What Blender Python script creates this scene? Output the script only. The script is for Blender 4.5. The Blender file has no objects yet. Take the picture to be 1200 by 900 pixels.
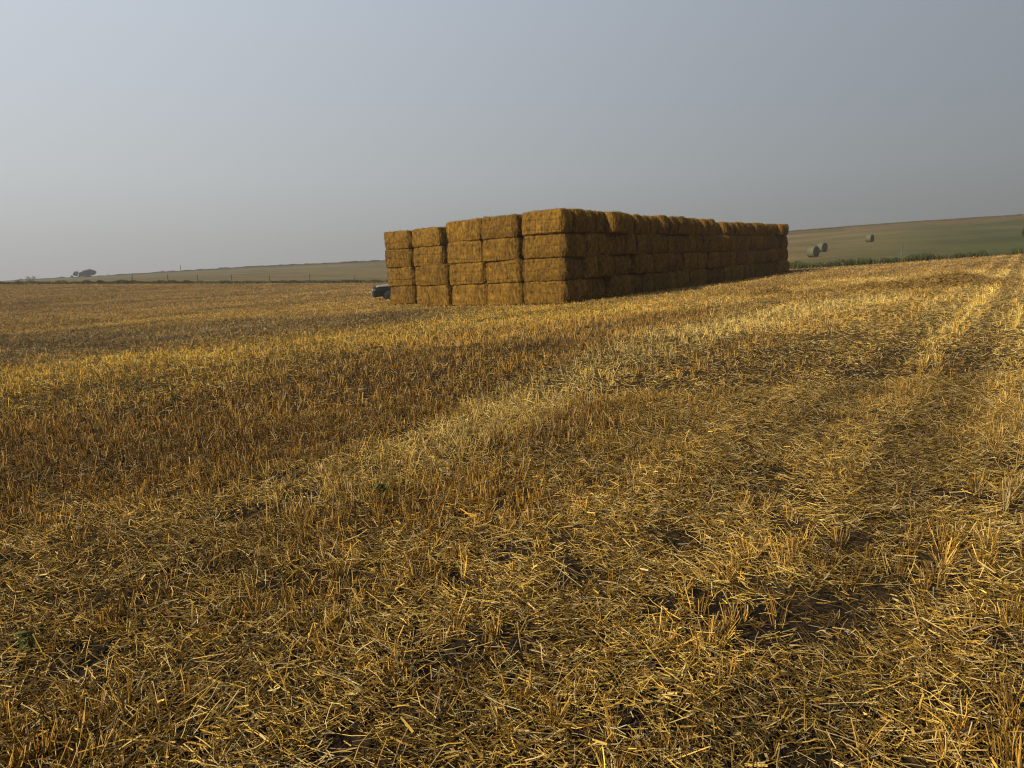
import bpy, bmesh, math
import numpy as np
from mathutils import Matrix, Vector

rng = np.random.default_rng(11)
scene = bpy.context.scene
C = scene.collection

# ------------------------------------------------------------------ camera, light, exposure
CAM_H, FPX, PITCH, ROLL = 1.5184, 832.0, math.radians(9.0), math.radians(1.2)
Fv = np.array([0, math.cos(PITCH), -math.sin(PITCH)])
R0 = np.array([1.0, 0, 0]); U0 = np.array([0, math.sin(PITCH), math.cos(PITCH)])
Rv = math.cos(ROLL) * R0 - math.sin(ROLL) * U0
Uv = math.sin(ROLL) * R0 + math.cos(ROLL) * U0
cd = bpy.data.cameras.new('camera'); cam = bpy.data.objects.new('camera', cd); C.objects.link(cam)
cd.sensor_width = 36; cd.lens = 36 * FPX / 1200; cd.clip_start = 0.05; cd.clip_end = 20000
M = Matrix(((Rv[0], Uv[0], -Fv[0], 0), (Rv[1], Uv[1], -Fv[1], 0), (Rv[2], Uv[2], -Fv[2], CAM_H), (0, 0, 0, 1)))
cam.matrix_world = M
scene.camera = cam

AZ = math.radians(36.01)                       # direction the long shaded side of the stack runs
SUN_EL = math.radians(29)
SUN_TRAVEL = AZ + math.radians(14)             # heading of the sunlight, clockwise from +Y
sd = np.array([math.sin(SUN_TRAVEL) * math.cos(SUN_EL), math.cos(SUN_TRAVEL) * math.cos(SUN_EL), -math.sin(SUN_EL)])
sl = bpy.data.lights.new('sun', 'SUN'); sun = bpy.data.objects.new('sun', sl); C.objects.link(sun)
sl.energy = 4.7; sl.angle = math.radians(0.6); sl.color = (1.0, 0.85, 0.62)
sun.rotation_euler = Vector(sd).to_track_quat('-Z', 'Y').to_euler()
sun.location = (-30, -30, 40)

world = bpy.data.worlds.new('World'); scene.world = world; world.use_nodes = True
wn, wl = world.node_tree.nodes, world.node_tree.links
bg = wn['Background']
sky = wn.new('ShaderNodeTexSky'); sky.sky_type = 'NISHITA'; sky.sun_disc = False
sky.sun_elevation = SUN_EL; sky.sun_rotation = SUN_TRAVEL + math.pi
sky.dust_density = 6.0; sky.air_density = 1.0; sky.ozone_density = 1.5
# smoke-hazed sky: the clear sky mostly washed out to a grey veil
mx = wn.new('ShaderNodeMixRGB'); mx.inputs[0].default_value = 0.80
geo = wn.new('ShaderNodeTexCoord'); sep = wn.new('ShaderNodeSeparateXYZ')
wl.new(geo.outputs['Generated'], sep.inputs[0])
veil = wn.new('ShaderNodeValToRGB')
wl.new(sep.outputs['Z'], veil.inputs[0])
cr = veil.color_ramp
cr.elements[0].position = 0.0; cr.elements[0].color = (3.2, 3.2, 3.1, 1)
cr.elements[1].position = 0.95; cr.elements[1].color = (0.9, 1.0, 1.2, 1)  # upper sky dimmed above the frame to cut skylight on the ground
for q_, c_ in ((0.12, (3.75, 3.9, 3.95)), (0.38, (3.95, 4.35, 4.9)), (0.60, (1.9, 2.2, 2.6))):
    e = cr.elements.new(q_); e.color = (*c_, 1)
# the veil is brighter on the sun's side
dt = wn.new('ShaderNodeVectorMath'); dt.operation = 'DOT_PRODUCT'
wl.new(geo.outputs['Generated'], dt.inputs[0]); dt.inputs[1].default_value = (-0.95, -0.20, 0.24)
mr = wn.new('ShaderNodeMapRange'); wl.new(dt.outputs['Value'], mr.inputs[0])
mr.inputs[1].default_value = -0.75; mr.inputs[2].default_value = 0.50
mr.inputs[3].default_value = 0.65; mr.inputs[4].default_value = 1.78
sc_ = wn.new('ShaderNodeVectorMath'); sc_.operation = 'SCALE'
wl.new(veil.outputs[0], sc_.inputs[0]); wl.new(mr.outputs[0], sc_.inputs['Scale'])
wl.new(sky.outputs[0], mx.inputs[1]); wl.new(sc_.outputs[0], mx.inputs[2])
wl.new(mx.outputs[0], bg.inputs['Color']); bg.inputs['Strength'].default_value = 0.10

vs = scene.view_settings
vs.view_transform = 'Standard'; vs.look = 'None'; vs.exposure = 0.0; vs.gamma = 1.0; vs.use_curve_mapping = False
scene.render.engine = 'CYCLES'
scene.cycles.max_bounces = 6; scene.cycles.diffuse_bounces = 3; scene.cycles.volume_bounces = 0
scene.cycles.use_denoising = True; scene.cycles.filter_width = 1.15

# ------------------------------------------------------------------ numpy noise
_T = np.random.default_rng(5).random((256, 256))
def vnoise(x, y):
    xi = np.floor(x).astype(int); yi = np.floor(y).astype(int)
    fx = x - xi; fy = y - yi
    fx = fx * fx * (3 - 2 * fx); fy = fy * fy * (3 - 2 * fy)
    a = _T[xi & 255, yi & 255]; b = _T[(xi + 1) & 255, yi & 255]
    c = _T[xi & 255, (yi + 1) & 255]; d = _T[(xi + 1) & 255, (yi + 1) & 255]
    return (a * (1 - fx) + b * fx) * (1 - fy) + (c * (1 - fx) + d * fx) * fy
def fbm(x, y, o=3):
    s = 0; a = 0.5; t = 0
    for i in range(o):
        s = s + a * vnoise(x * 2 ** i + 17.3 * i, y * 2 ** i + 9.1 * i); t += a; a *= 0.5
    return s / t
def sstep(a, b, x):
    t = np.clip((x - a) / (b - a), 0, 1); return t * t * (3 - 2 * t)

# ------------------------------------------------------------------ terrain
PA, PB = 0.0339, 0.0053                        # the field tilts: up to the right, slightly up ahead
def ray(px, py):
    d = (px - 600) / FPX * Rv + (450 - py) / FPX * Uv + Fv
    return d
def az_el(px, py):
    d = ray(px, py); return math.atan2(d[0], d[1]), d[2] / math.hypot(d[0], d[1])
# (px, y of the field's far edge, its distance, y of the skyline, its distance)
TAB = [(-250, 334, 125, 333, 520), (0, 333.2, 122, 330, 560), (60, 333, 120, 326.5, 600), (115, 332.5, 118, 324, 560),
       (200, 332.5, 115, 318.5, 520), (300, 332.3, 112, 312.5, 480), (450, 331.5, 106, 305.5, 420),
       (600, 328, 95, 297, 380), (760, 323, 80, 285, 330), (930, 315.5, 64, 270.5, 290), (1000, 311.5, 66, 265, 280),
       (1060, 307.5, 69, 260.5, 275), (1100, 304.5, 72, 258, 270), (1200, 297.5, 77, 251.5, 262), (1400, 287, 84, 240, 260)]
_az, _ee, _de, _er, _dr = [], [], [], [], []
for px, ye, de, yr, dr in TAB:
    a, e1 = az_el(px, ye); a2, e2 = az_el(px, yr)
    _az.append(a); _ee.append(CAM_H + e1 * de); _de.append(de); _er.append(CAM_H + e2 * dr); _dr.append(dr)
def tables(az):
    f = lambda t: np.interp(az, _az, t)
    return f(_ee), f(_de), f(_er), f(_dr)
def height(X, Y):
    X = np.asarray(X, float); Y = np.asarray(Y, float)
    d = np.hypot(X, Y) + 1e-6; az = np.arctan2(X, Y)
    zE, dE, zR, dR = tables(az)
    back = sstep(1.2, 2.2, np.abs(az))
    zplane_e = PA * np.sin(az) * dE + PB * np.cos(az) * dE
    w = sstep(32, dE + 25, d)
    we = sstep(32, dE + 25, dE)
    z = PA * X + PB * Y + np.where(d < dE, w, we) / we * (zE - zplane_e) * (1 - back) * np.where(d < dE, 1, 1)
    s = np.clip((d - dE) / (dR - dE), 0, 1)
    g = s ** 1.34
    hill = zE + (zR - zE) * g + 0.35 * (fbm(X / 40, Y / 40) - .5) * sstep(0, .2, s) * (1 - sstep(.8, 1, s))
    hill = np.where(d > dR, zR - (d - dR) * 0.035, hill)
    z = np.where(d < dE, z, hill * (1 - back) + back * (PA * X + PB * Y) * np.minimum(1, dE / d))
    bump = 0.05 * (fbm(X / 1.3, Y / 1.3, 3) - 0.5) + 0.10 * (fbm(X / 7 + 3, Y / 7, 2) - 0.5)
    near = 1 - sstep(14, 26, d) * (1 - sstep(45, 60, d) * 0)
    z = z + bump * np.where(d < dE, 0.25 + 0.75 * near, 0)
    return z
def ground_at(px, py, dmax=2000):
    """point of the terrain seen at a pixel of the 1200 x 900 photograph"""
    r = ray(px, py); r = r / math.hypot(r[0], r[1])
    t = np.geomspace(1.0, dmax, 6000)
    h = height(r[0] * t, r[1] * t); z = CAM_H + r[2] * t
    k = np.argmax(z < h)
    if k == 0: k = len(t) - 1
    return np.array([r[0] * t[k], r[1] * t[k], h[k]])

# ------------------------------------------------------------------ patches of the stubble field
def band(nodes, wide=1.0):
    P = []
    for (a, b) in nodes:
        A = ground_at(*a)[:2]; B = ground_at(*b)[:2]
        P.append((*(A + B) / 2, np.linalg.norm(A - B) / 2 * wide))
    return np.array(P)
def band_mask(X, Y, P, soft=0.45, nz=0.5):
    best = np.full(np.shape(X), 1e9)
    for k in range(len(P) - 1):
        ax, ay, ar = P[k]; bx, by, br = P[k + 1]
        dx, dy = bx - ax, by - ay
        t = np.clip(((X - ax) * dx + (Y - ay) * dy) / (dx * dx + dy * dy + 1e-9), 0, 1)
        q = np.hypot(X - ax - t * dx, Y - ay - t * dy) / (ar + t * (br - ar))
        best = np.minimum(best, q)
    d = np.hypot(X, Y); sc = np.clip(d / 12, .5, 3)
    best = best + nz * (fbm(X / sc + 31, Y / sc, 3) - 0.5) * 2
    return 1 - sstep(1 - soft, 1 + soft, best)
B_STREAK = band([((455, 512), (530, 548)), ((565, 475), (615, 510)), ((655, 432), (700, 458)), ((775, 388), (820, 406)),
                 ((905, 361), (940, 374)), ((1015, 346), (1050, 354))], .62)
B_STREAK2 = band([((1060, 425), (1090, 430)), ((1080, 385), (1105, 388)), ((1100, 350), (1120, 352))])
B_RIGHT = band([((1150, 640), (1300, 650)), ((1150, 480), (1300, 490)), ((1140, 390), (1230, 392)), ((1130, 335), (1230, 337))])
B_RIGHTP = band([((1150, 320), (1150, 336)), ((1230, 316), (1230, 336))])
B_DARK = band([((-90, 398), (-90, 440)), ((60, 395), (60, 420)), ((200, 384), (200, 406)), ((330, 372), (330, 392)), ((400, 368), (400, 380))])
B_GOLD = band([((-90, 425), (-90, 500)), ((100, 415), (100, 470)), ((240, 405), (240, 450)), ((380, 385), (380, 432)), ((520, 372), (520, 395)), ((640, 360), (640, 376))])
B_BROWN = band([((-60, 510), (-60, 640)), ((150, 480), (150, 590)), ((330, 460), (330, 580)), ((470, 425), (470, 480)),
                ((600, 390), (600, 440)), ((740, 368), (740, 392))])
B_BROWN2 = band([((560, 505), (560, 545)), ((660, 475), (660, 515))])
B_BROWN3 = band([((430, 560), (430, 630)), ((560, 545), (560, 610))])
B_PALE2 = band([((330, 560), (400, 600)), ((440, 520), (520, 560))])
B_RUT = band([((820, 560), (1000, 560)), ((870, 470), (1010, 470)), ((930, 400), (1040, 402)), ((1000, 360), (1060, 362))])
def zones(X, Y):
    pale = np.maximum.reduce([band_mask(X, Y, B_STREAK, .6, .32), 0.6 * band_mask(X, Y, B_STREAK2), 0.55 * band_mask(X, Y, B_RIGHT),
                              0.9 * band_mask(X, Y, B_RIGHTP), .6 * band_mask(X, Y, B_PALE2)])
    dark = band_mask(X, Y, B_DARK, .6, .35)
    gold = band_mask(X, Y, B_GOLD, .6)
    brown = np.maximum.reduce([band_mask(X, Y, B_BROWN, .6), band_mask(X, Y, B_BROWN2), .8 * band_mask(X, Y, B_BROWN3)])
    rut = band_mask(X, Y, B_RUT, .6)
    u = X * math.sin(AZ) + Y * math.cos(AZ); v = -X * math.cos(AZ) + Y * math.sin(AZ)
    sw = fbm(v / 1.6, u / 14 + 5, 3)                 # long faint swath lines along the harvest direction
    return pale * (1 - dark), dark, gold * (1 - dark) * (1 - pale), brown * (1 - pale) * (1 - dark), rut, sw

_P = [ground_at(*q)[:2] for q in ((985, 450), (1128, 450), (820, 640), (1010, 640))]
TRACKS = [float(-q[0] * math.cos(AZ) + q[1] * math.sin(AZ)) for q in _P]
def tracks(X, Y):
    """wheel tracks of the harvester: pressed core and raised pale edges"""
    u = X * math.sin(AZ) + Y * math.cos(AZ); v = -X * math.cos(AZ) + Y * math.sin(AZ) + .25 * (fbm(u / 6, u * 0 + 2, 2) - .5)
    core = 0; rim = 0
    for v0 in TRACKS:
        core = core + np.exp(-((v - v0) / .20) ** 2); rim = rim + np.exp(-((v - v0 - .42) / .14) ** 2) + np.exp(-((v - v0 + .42) / .14) ** 2)
    k = .5 + fbm(u / 1.7, v / 1.7, 2)
    return np.clip(core * k, 0, 1), np.clip(rim * k, 0, 1)
def field_colour(X, Y):
    """mean colour of straw (linear)"""
    pale, dark, gold, brown, rut, sw = zones(X, Y)
    d = np.hypot(X, Y)[:, None]
    c = np.ones((len(X), 3)) * np.array([0.365, 0.238, 0.050])
    far = np.array([0.30, 0.195, 0.058])
    c = c + (far - c) * sstep(25, 60, d)
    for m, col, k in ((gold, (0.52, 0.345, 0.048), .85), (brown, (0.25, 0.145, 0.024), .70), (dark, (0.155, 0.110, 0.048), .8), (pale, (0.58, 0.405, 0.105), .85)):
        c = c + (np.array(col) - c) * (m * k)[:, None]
    c = c * (0.62 + 0.76 * sw)[:, None]
    u = X * math.sin(AZ) + Y * math.cos(AZ); v = -X * math.cos(AZ) + Y * math.sin(AZ)
    ln = fbm(v / .42 + 9, u / 9, 3)                  # drill rows and wheel tracks
    right = sstep(-2, 6, -v) * .9 + .35
    c = c * (1 + (ln - .5)[:, None] * (1.7 * right * sstep(3, 9, d[:, 0]))[:, None])
    tc, tr_ = tracks(X, Y)
    c = c * (1 - .30 * tc + .35 * tr_)[:, None]
    mott = fbm(X / 2.2 + 80, Y / 2.2 + 11, 3)
    c = c * (0.55 + 0.9 * mott)[:, None]
    return c

# ------------------------------------------------------------------ helpers
def tag(o, label=None, cat=None, group=None, kind=None):
    if label: o['label'] = label
    if cat: o['category'] = cat
    if group: o['group'] = group
    if kind: o['kind'] = kind
    return o
def link(name, me, mats=(), parent=None):
    for m in mats: me.materials.append(m)
    o = bpy.data.objects.new(name, me); C.objects.link(o)
    if parent: o.parent = parent
    return o
def np_mesh(name, V, Q, col=None, smooth=False):
    """V (n,3), Q (m,4) quads; col (n,3) goes to the point attribute 'tint'"""
    me = bpy.data.meshes.new(name)
    V = np.ascontiguousarray(V, np.float32); Q = np.ascontiguousarray(Q, np.int32)
    me.vertices.add(len(V)); me.vertices.foreach_set('co', V.ravel())
    me.loops.add(Q.size); me.loops.foreach_set('vertex_index', Q.ravel())
    me.polygons.add(len(Q)); me.polygons.foreach_set('loop_start', np.arange(0, Q.size, Q.shape[1], dtype=np.int32))
    me.polygons.foreach_set('use_smooth', np.full(len(Q), smooth))
    me.update(calc_edges=True)
    if col is not None:
        a = me.attributes.new('tint', 'FLOAT_COLOR', 'POINT')
        a.data.foreach_set('color', np.concatenate([col, np.ones((len(col), 1))], 1).astype(np.float32).ravel())
    return me
def blades(P, D, L, W, col, sides=3, taper=0.75, bend=0.0):
    """P base points, D unit directions, L lengths, W widths -> vertices, quads, colours"""
    n = len(P)
    up = rng.normal(size=(n, 3)); S = np.cross(D, up); S /= np.linalg.norm(S, axis=1)[:, None] + 1e-9
    T = np.cross(D, S)
    L = L[:, None]; W = W[:, None]
    if sides == 1:
        segs = 2 if bend else 1
        rows = []
        for i in range(segs + 1):
            t = i / segs
            c = P + D * L * t
            if bend: c = c + T * (bend * L * (4 * t * (1 - t)) * rng.uniform(-1, 1, (n, 1))) if 0 < t < 1 else c
            w = W * (1 - (1 - taper) * t) / 2
            rows += [c - S * w, c + S * w]
        V = np.stack(rows, 1).reshape(-1, 3); k = len(rows)
        b = np.arange(n)[:, None] * k
        Q = np.concatenate([b + np.array([2 * i, 2 * i + 1, 2 * i + 3, 2 * i + 2]) for i in range(segs)], 0)
    else:
        rows = []
        mid = P + D * L * rng.uniform(.35, .65, (n, 1)) + (S * rng.normal(size=(n, 1)) + T * rng.normal(size=(n, 1))) * L * bend
        for c, tw in ((P, 1.0), (mid, 0.9), (P + D * L, taper)):
            for j in range(3):
                a = j * 2 * math.pi / 3
                rows.append(c + (S * math.cos(a) + T * math.sin(a)) * W * tw / 2)
        V = np.stack(rows, 1).reshape(-1, 3); k = 9
        b = np.arange(n)[:, None] * k; Q = []
        for i in range(2):
            for j in range(3):
                Q.append(b + np.array([3 * i + j, 3 * i + (j + 1) % 3, 3 * i + 3 + (j + 1) % 3, 3 * i + 3 + j]))
        Q = np.concatenate(Q, 0)
    return V, Q, np.repeat(col, k, axis=0)

def mat(name, base=None, rough=0.8, attr=False, spec=0.3, metal=0.0):
    m = bpy.data.materials.new(name); m.use_nodes = True
    n, l = m.node_tree.nodes, m.node_tree.links; p = n['Principled BSDF']
    p.inputs['Roughness'].default_value = rough; p.inputs['Specular IOR Level'].default_value = spec
    p.inputs['Metallic'].default_value = metal
    if base: p.inputs['Base Color'].default_value = (*base, 1)
    if attr:
        a = n.new('ShaderNodeAttribute'); a.attribute_name = 'tint'
        l.new(a.outputs['Color'], p.inputs['Base Color'])
    return m, n, l, p
def noise_vary(n, l, p, src, scale, lo, hi, detail=4, coord='Object', vec_scale=None, bump=0.0):
    tc = n.new('ShaderNodeTexCoord'); nz = n.new('ShaderNodeTexNoise'); nz.inputs['Scale'].default_value = scale
    nz.inputs['Detail'].default_value = detail
    if vec_scale:
        mp = n.new('ShaderNodeMapping'); mp.inputs['Scale'].default_value = vec_scale
        l.new(tc.outputs[coord], mp.inputs[0]); l.new(mp.outputs[0], nz.inputs['Vector'])
    else: l.new(tc.outputs[coord], nz.inputs['Vector'])
    r = n.new('ShaderNodeMapRange'); l.new(nz.outputs['Fac'], r.inputs[0])
    r.inputs[1].default_value = 0.3; r.inputs[2].default_value = 0.7; r.inputs[3].default_value = lo; r.inputs[4].default_value = hi
    v = n.new('ShaderNodeVectorMath'); v.operation = 'SCALE'
    if src is None:
        rgb = n.new('ShaderNodeRGB'); rgb.outputs[0].default_value = p.inputs['Base Color'].default_value; src = rgb.outputs[0]
    l.new(src, v.inputs[0]); l.new(r.outputs[0], v.inputs['Scale']); l.new(v.outputs[0], p.inputs['Base Color'])
    if bump:
        b = n.new('ShaderNodeBump'); b.inputs['Strength'].default_value = 1; b.inputs['Distance'].default_value = bump
        l.new(nz.outputs['Fac'], b.inputs['Height']); l.new(b.outputs[0], p.inputs['Normal'])
    return v.outputs[0]

M_STRAW, n, l, p = mat('straw', attr=True, rough=0.65, spec=0.15)
M_GRASSB, n, l, p = mat('grass_blades', attr=True, rough=0.75, spec=0.2)
M_LEAF, n, l, p = mat('leaves', attr=True, rough=0.7, spec=0.2)
M_GROUND, n, l, p = mat('ground', attr=True, rough=0.95, spec=0.1)
at = [q for q in n if q.type == 'ATTRIBUTE'][0]
o1 = noise_vary(n, l, p, at.outputs['Color'], 9.0, 0.65, 1.35, 8)
o2 = noise_vary(n, l, p, o1, 0.9, 0.85, 1.15, 6, bump=0.04)
vb = n.new('ShaderNodeTexVoronoi'); vb.inputs['Scale'].default_value = 26; tc_ = n.new('ShaderNodeTexCoord'); l.new(tc_.outputs['Object'], vb.inputs['Vector'])
nb = n.new('ShaderNodeTexNoise'); nb.inputs['Scale'].default_value = 60; nb.inputs['Detail'].default_value = 6; l.new(tc_.outputs['Object'], nb.inputs['Vector'])
ad = n.new('ShaderNodeMath'); ad.operation = 'ADD'; l.new(vb.outputs['Distance'], ad.inputs[0]); l.new(nb.outputs['Fac'], ad.inputs[1])
b2 = n.new('ShaderNodeBump'); b2.inputs['Distance'].default_value = 0.02; l.new(ad.outputs[0], b2.inputs['Height'])
l.new([q for q in n if q.type == 'BUMP'][0].outputs[0], b2.inputs['Normal']); l.new(b2.outputs[0], p.inputs['Normal'])
M_BALE, n, l, p = mat('baled_straw', attr=True, rough=0.8, spec=0.15)
at = [q for q in n if q.type == 'ATTRIBUTE'][0]
o1 = noise_vary(n, l, p, at.outputs['Color'], 9.0, 0.50, 1.45, 9, vec_scale=(1.5, 1.5, .65), bump=0.03)
oi = n.new('ShaderNodeObjectInfo'); r = n.new('ShaderNodeMapRange'); l.new(oi.outputs['Random'], r.inputs[0])
r.inputs[3].default_value = 0.80; r.inputs[4].default_value = 1.12
v = n.new('ShaderNodeVectorMath'); v.operation = 'SCALE'; l.new(o1, v.inputs[0]); l.new(r.outputs[0], v.inputs['Scale']); l.new(v.outputs[0], p.inputs['Base Color'])

# ------------------------------------------------------------------ ground sheet
def build_ground():
    fr = np.radians(np.arange(-52, 52.01, 0.2)); sd_ = np.radians(np.concatenate([np.arange(54, 180, 3), np.arange(-180, -52, 3)]))
    az = np.sort(np.concatenate([fr, sd_]))
    d = np.concatenate([[0.02], np.geomspace(0.4, 130, 330), np.geomspace(131, 700, 170), np.geomspace(710, 2600, 30)])
    A, Dd = np.meshgrid(az, d, indexing='ij')
    X = (np.sin(A) * Dd).ravel(); Y = (np.cos(A) * Dd).ravel(); Z = height(X, Y)
    zE, dE, zR, dR = tables(A.ravel()); dd = Dd.ravel()
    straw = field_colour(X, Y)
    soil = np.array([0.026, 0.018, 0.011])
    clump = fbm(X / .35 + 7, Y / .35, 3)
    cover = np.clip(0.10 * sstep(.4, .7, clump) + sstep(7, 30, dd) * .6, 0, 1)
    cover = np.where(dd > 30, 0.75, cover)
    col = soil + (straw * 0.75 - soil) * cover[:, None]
    # far grass hill beyond the field
    s = np.clip((dd - dE) / (dR - dE), 0, 1.2)
    az_ = A.ravel(); right = sstep(.25, .62, az_)
    n1 = fbm(X / 30, Y / 12, 4); n2 = fbm(X / 9 + 5, Y / 9, 3)
    tan = np.array([0.195, 0.140, 0.060]); green = np.array([0.070, 0.078, 0.026]); grn2 = np.array([0.115, 0.108, 0.042]); brown = np.array([0.16, 0.105, 0.055])
    g = np.ones((len(X), 3)) * grn2
    g = g + (tan - g) * ((1 - right) * (.25 + .9 * sstep(.4, .62, n1)) * np.where(az_ > 0.2, 1.4, .6)).clip(0, 1)[:, None]
    g = g + (green - g) * (sstep(.45, .62, az_ + .06 * (n1 - .5)) * .85)[:, None]
    g = g + (tan * 0.8 - g) * (np.exp(-((s - .60 - .05 * n2) / .035) ** 2) * sstep(.5, .62, az_) * .7)[:, None]
    top = sstep(.80, .90, s + .05 * n2)
    g = g + ((np.where(right[:, None] > .5, brown * .9, np.array([.085, .068, .032]))) - g) * (top * .75)[:, None]
    g = g + (brown * .8 - g) * (np.exp(-((s - .55) / .12) ** 2) * sstep(-.42, -.5, az_) * .0)[:, None]
    g = g * (0.75 + .5 * n2)[:, None]
    edge = sstep(0, .02, s)
    col = np.where((dd > dE)[:, None], g * 1.0, col)
    nA, nD = len(az), len(d)
    idx = np.arange(nA * nD).reshape(nA, nD)
    a0 = idx[:, :-1]; a1 = idx[:, 1:]; b0 = np.roll(idx, -1, 0)[:, :-1]; b1 = np.roll(idx, -1, 0)[:, 1:]
    Q = np.stack([a0, a1, b1, b0], -1).reshape(-1, 4)
    Q = Q[:, ::-1]
    # normals up
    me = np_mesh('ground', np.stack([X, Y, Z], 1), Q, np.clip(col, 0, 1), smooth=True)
    if me.polygons[5000].normal.z < 0: me.flip_normals()
    tag(link('ground', me, [M_GROUND]), kind='structure')
build_ground()

# ------------------------------------------------------------------ stack frame
CX, CY = 2.058, 27.635
u2 = np.array([math.sin(AZ), math.cos(AZ)]); v2 = np.array([-math.cos(AZ), math.sin(AZ)])
NRM = np.array([-PA, -PB, 1.0]); NRM /= np.linalg.norm(NRM)
U3 = np.array([*u2, PA * u2[0] + PB * u2[1]]); U3 /= np.linalg.norm(U3)
V3 = np.cross(NRM, U3); V3 /= np.linalg.norm(V3)
ORG = np.array([CX, CY, PA * CX + PB * CY + 0.0])
if np.dot(V3[:2], v2) < 0: V3 = -V3
BL, BD, BH, COL = 1.83, 0.820, 0.925, 1.915
NB = 35
def inside_stack(X, Y, m=0.0):
    t = (X - CX) * u2[0] + (Y - CY) * u2[1]; s = (X - CX) * v2[0] + (Y - CY) * v2[1]
    return (t > -m) & (t < NB * .912 + m) & (s > -m) & (s < 11.5 + m) & ~((t < 1.8 - m) & (s > 7.75 + m))

# ------------------------------------------------------------------ stubble and loose straw
def scatter(n, d0, d1, expo):
    """points in a wedge ahead of the camera, with density falling as d**-expo"""
    g = np.linspace(d0, d1, 400); pdf = (1.56 * g + 7) * g ** -expo
    cdf = np.cumsum(pdf); cdf /= cdf[-1]
    d = np.interp(rng.random(n), cdf, g)
    x = (rng.random(n) * 2 - 1) * (0.78 * d + 3.5)
    return x, d
def tint(X, Y, n, spread=.35):
    c = field_colour(X, Y)
    k = rng.normal(1.0, spread, n).clip(.35, 1.9)[:, None]
    h = rng.normal(0, .10, n)[:, None]
    c = c * k * np.concatenate([1 + 0 * h, 1 + .5 * h, 1 + 2.2 * h], 1)
    grey = (rng.random(n) < .08)[:, None]
    c = np.where(grey, c.mean(1, keepdims=True) * np.array([1.25, 1.05, .65]), c)
    dull = (rng.random(n) < np.where(np.hypot(X, Y) < 14, .48, .25))[:, None]     # weathered, soil-stained straws
    c = np.where(dull, c * np.array([.36, .32, .28]), c * 1.18)
    pl = (rng.random(n) < .27)[:, None] & ~dull                                       # fresh pale straws
    c = np.where(pl, c * .45 + np.array([.33, .265, .135]), c)
    return np.clip(c, .01, .85)
def litter(n, d0, d1, expo, wk, name, label):
    X, Y = scatter(n, d0, d1, expo)
    d = np.hypot(X, Y); zE, dE, _, _ = tables(np.arctan2(X, Y))
    pale, dark, gold, brown, rut, sw = zones(X, Y)
    cl = fbm(X / .30 + 3, Y / .30 + 8, 3)
    keep = (d < dE - .5) & ~inside_stack(X, Y, -.05) & (rng.random(n) < np.clip(sstep(.26, .54, cl) * .95 + .16 + sstep(5, 14, d) * .55, 0, 1) * (1 - .35 * brown))
    X, Y, d = X[keep], Y[keep], d[keep]; n = len(X)
    a = rng.random(n) * 2 * math.pi
    flow = fbm(X / 1.1, Y / 1.1 + 40, 2) * 9
    a = np.where(rng.random(n) < .30, flow + rng.normal(0, .5, n), a)
    el = np.abs(rng.normal(0, .30, n)) * np.sign(rng.random(n) - .15)
    D = np.stack([np.cos(a) * np.cos(el), np.sin(a) * np.cos(el), np.sin(el)], 1)
    L = rng.gamma(3.2, .019, n).clip(.010, .22) * (1 + .3 * sstep(8, 30, d))
    W = rng.uniform(.0018, .0043, n) * wk(d)
    Z = height(X, Y) + rng.gamma(2, .010, n) + np.maximum(0, -D[:, 2] * L)
    P = np.stack([X, Y, Z], 1)
    return P, D, L, W, tint(X, Y, n)
def stubble(nt, d0, d1, expo, wk):
    """tufts of cut stalks strung along the drill rows, each fanning out from its root"""
    X, Y = scatter(nt, d0, d1, expo)
    u = X * u2[0] + Y * u2[1]; v = X * v2[0] + Y * v2[1]
    sp = 0.17; wob = .35 * (fbm(u / 2.2, v / 2.2) - .5)
    v = np.round((v + wob) / sp) * sp - wob + rng.normal(0, .022, nt)
    X = u * u2[0] + v * v2[0]; Y = u * u2[1] + v * v2[1]
    d = np.hypot(X, Y); zE, dE, _, _ = tables(np.arctan2(X, Y))
    pale, dark, gold, brown, rut, sw = zones(X, Y)
    cl = fbm(X / .38 + 30, Y / .38 + 4, 4)
    pr = np.clip(sstep(.50, .66, cl) * 1.0 + .05 + .6 * brown + .4 * gold + .2 * pale - .25 * rut + .3 * sstep(7, 20, d), 0, 1) * np.clip(.35 + 1.3 * fbm(v / .42 + 9, u / 9, 3), 0, 1.3) * (1 - .7 * tracks(X, Y)[0])
    keep = (d < dE - .3) & (Y > .8) & ~inside_stack(X, Y, .03) & (rng.random(nt) < pr)
    X, Y = X[keep], Y[keep]; m = len(X)
    k = rng.integers(3, 12, m); idx = np.repeat(np.arange(m), k); n = len(idx)
    fan = rng.uniform(.10, .50, m)[idx]; la0 = rng.random(m)[idx] * 6.28; le0 = np.abs(rng.normal(0, .22, m))[idx]
    hk = rng.uniform(.6, 1.25, m)[idx]; tk = rng.normal(1, .16, m).clip(.5, 1.5)[idx]
    a = rng.random(n) * 6.28; rr = np.sqrt(rng.random(n)) * .022
    X = X[idx] + np.cos(a) * rr; Y = Y[idx] + np.sin(a) * rr; d = np.hypot(X, Y)
    pale, dark, gold, brown, rut, sw = zones(X, Y)
    tx = np.cos(a) * fan + np.cos(la0) * le0 + rng.normal(0, .10, n); ty = np.sin(a) * fan + np.sin(la0) * le0 + rng.normal(0, .10, n)
    D = np.stack([tx, ty, np.ones(n)], 1); D /= np.linalg.norm(D, axis=1)[:, None]
    L = rng.normal(.088, .030, n).clip(.02, .17) * hk * (1 + .15 * brown + .1 * pale - .25 * rut)
    W = rng.uniform(.0026, .0050, n) * wk(d)
    c = tint(X, Y, n, .26) * tk[:, None]
    return np.stack([X, Y, height(X, Y) - .008], 1), D, L, W, c * (1 + (np.array([1.04, .91, .72]) - 1) * (1 - pale)[:, None] * .8)
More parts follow.
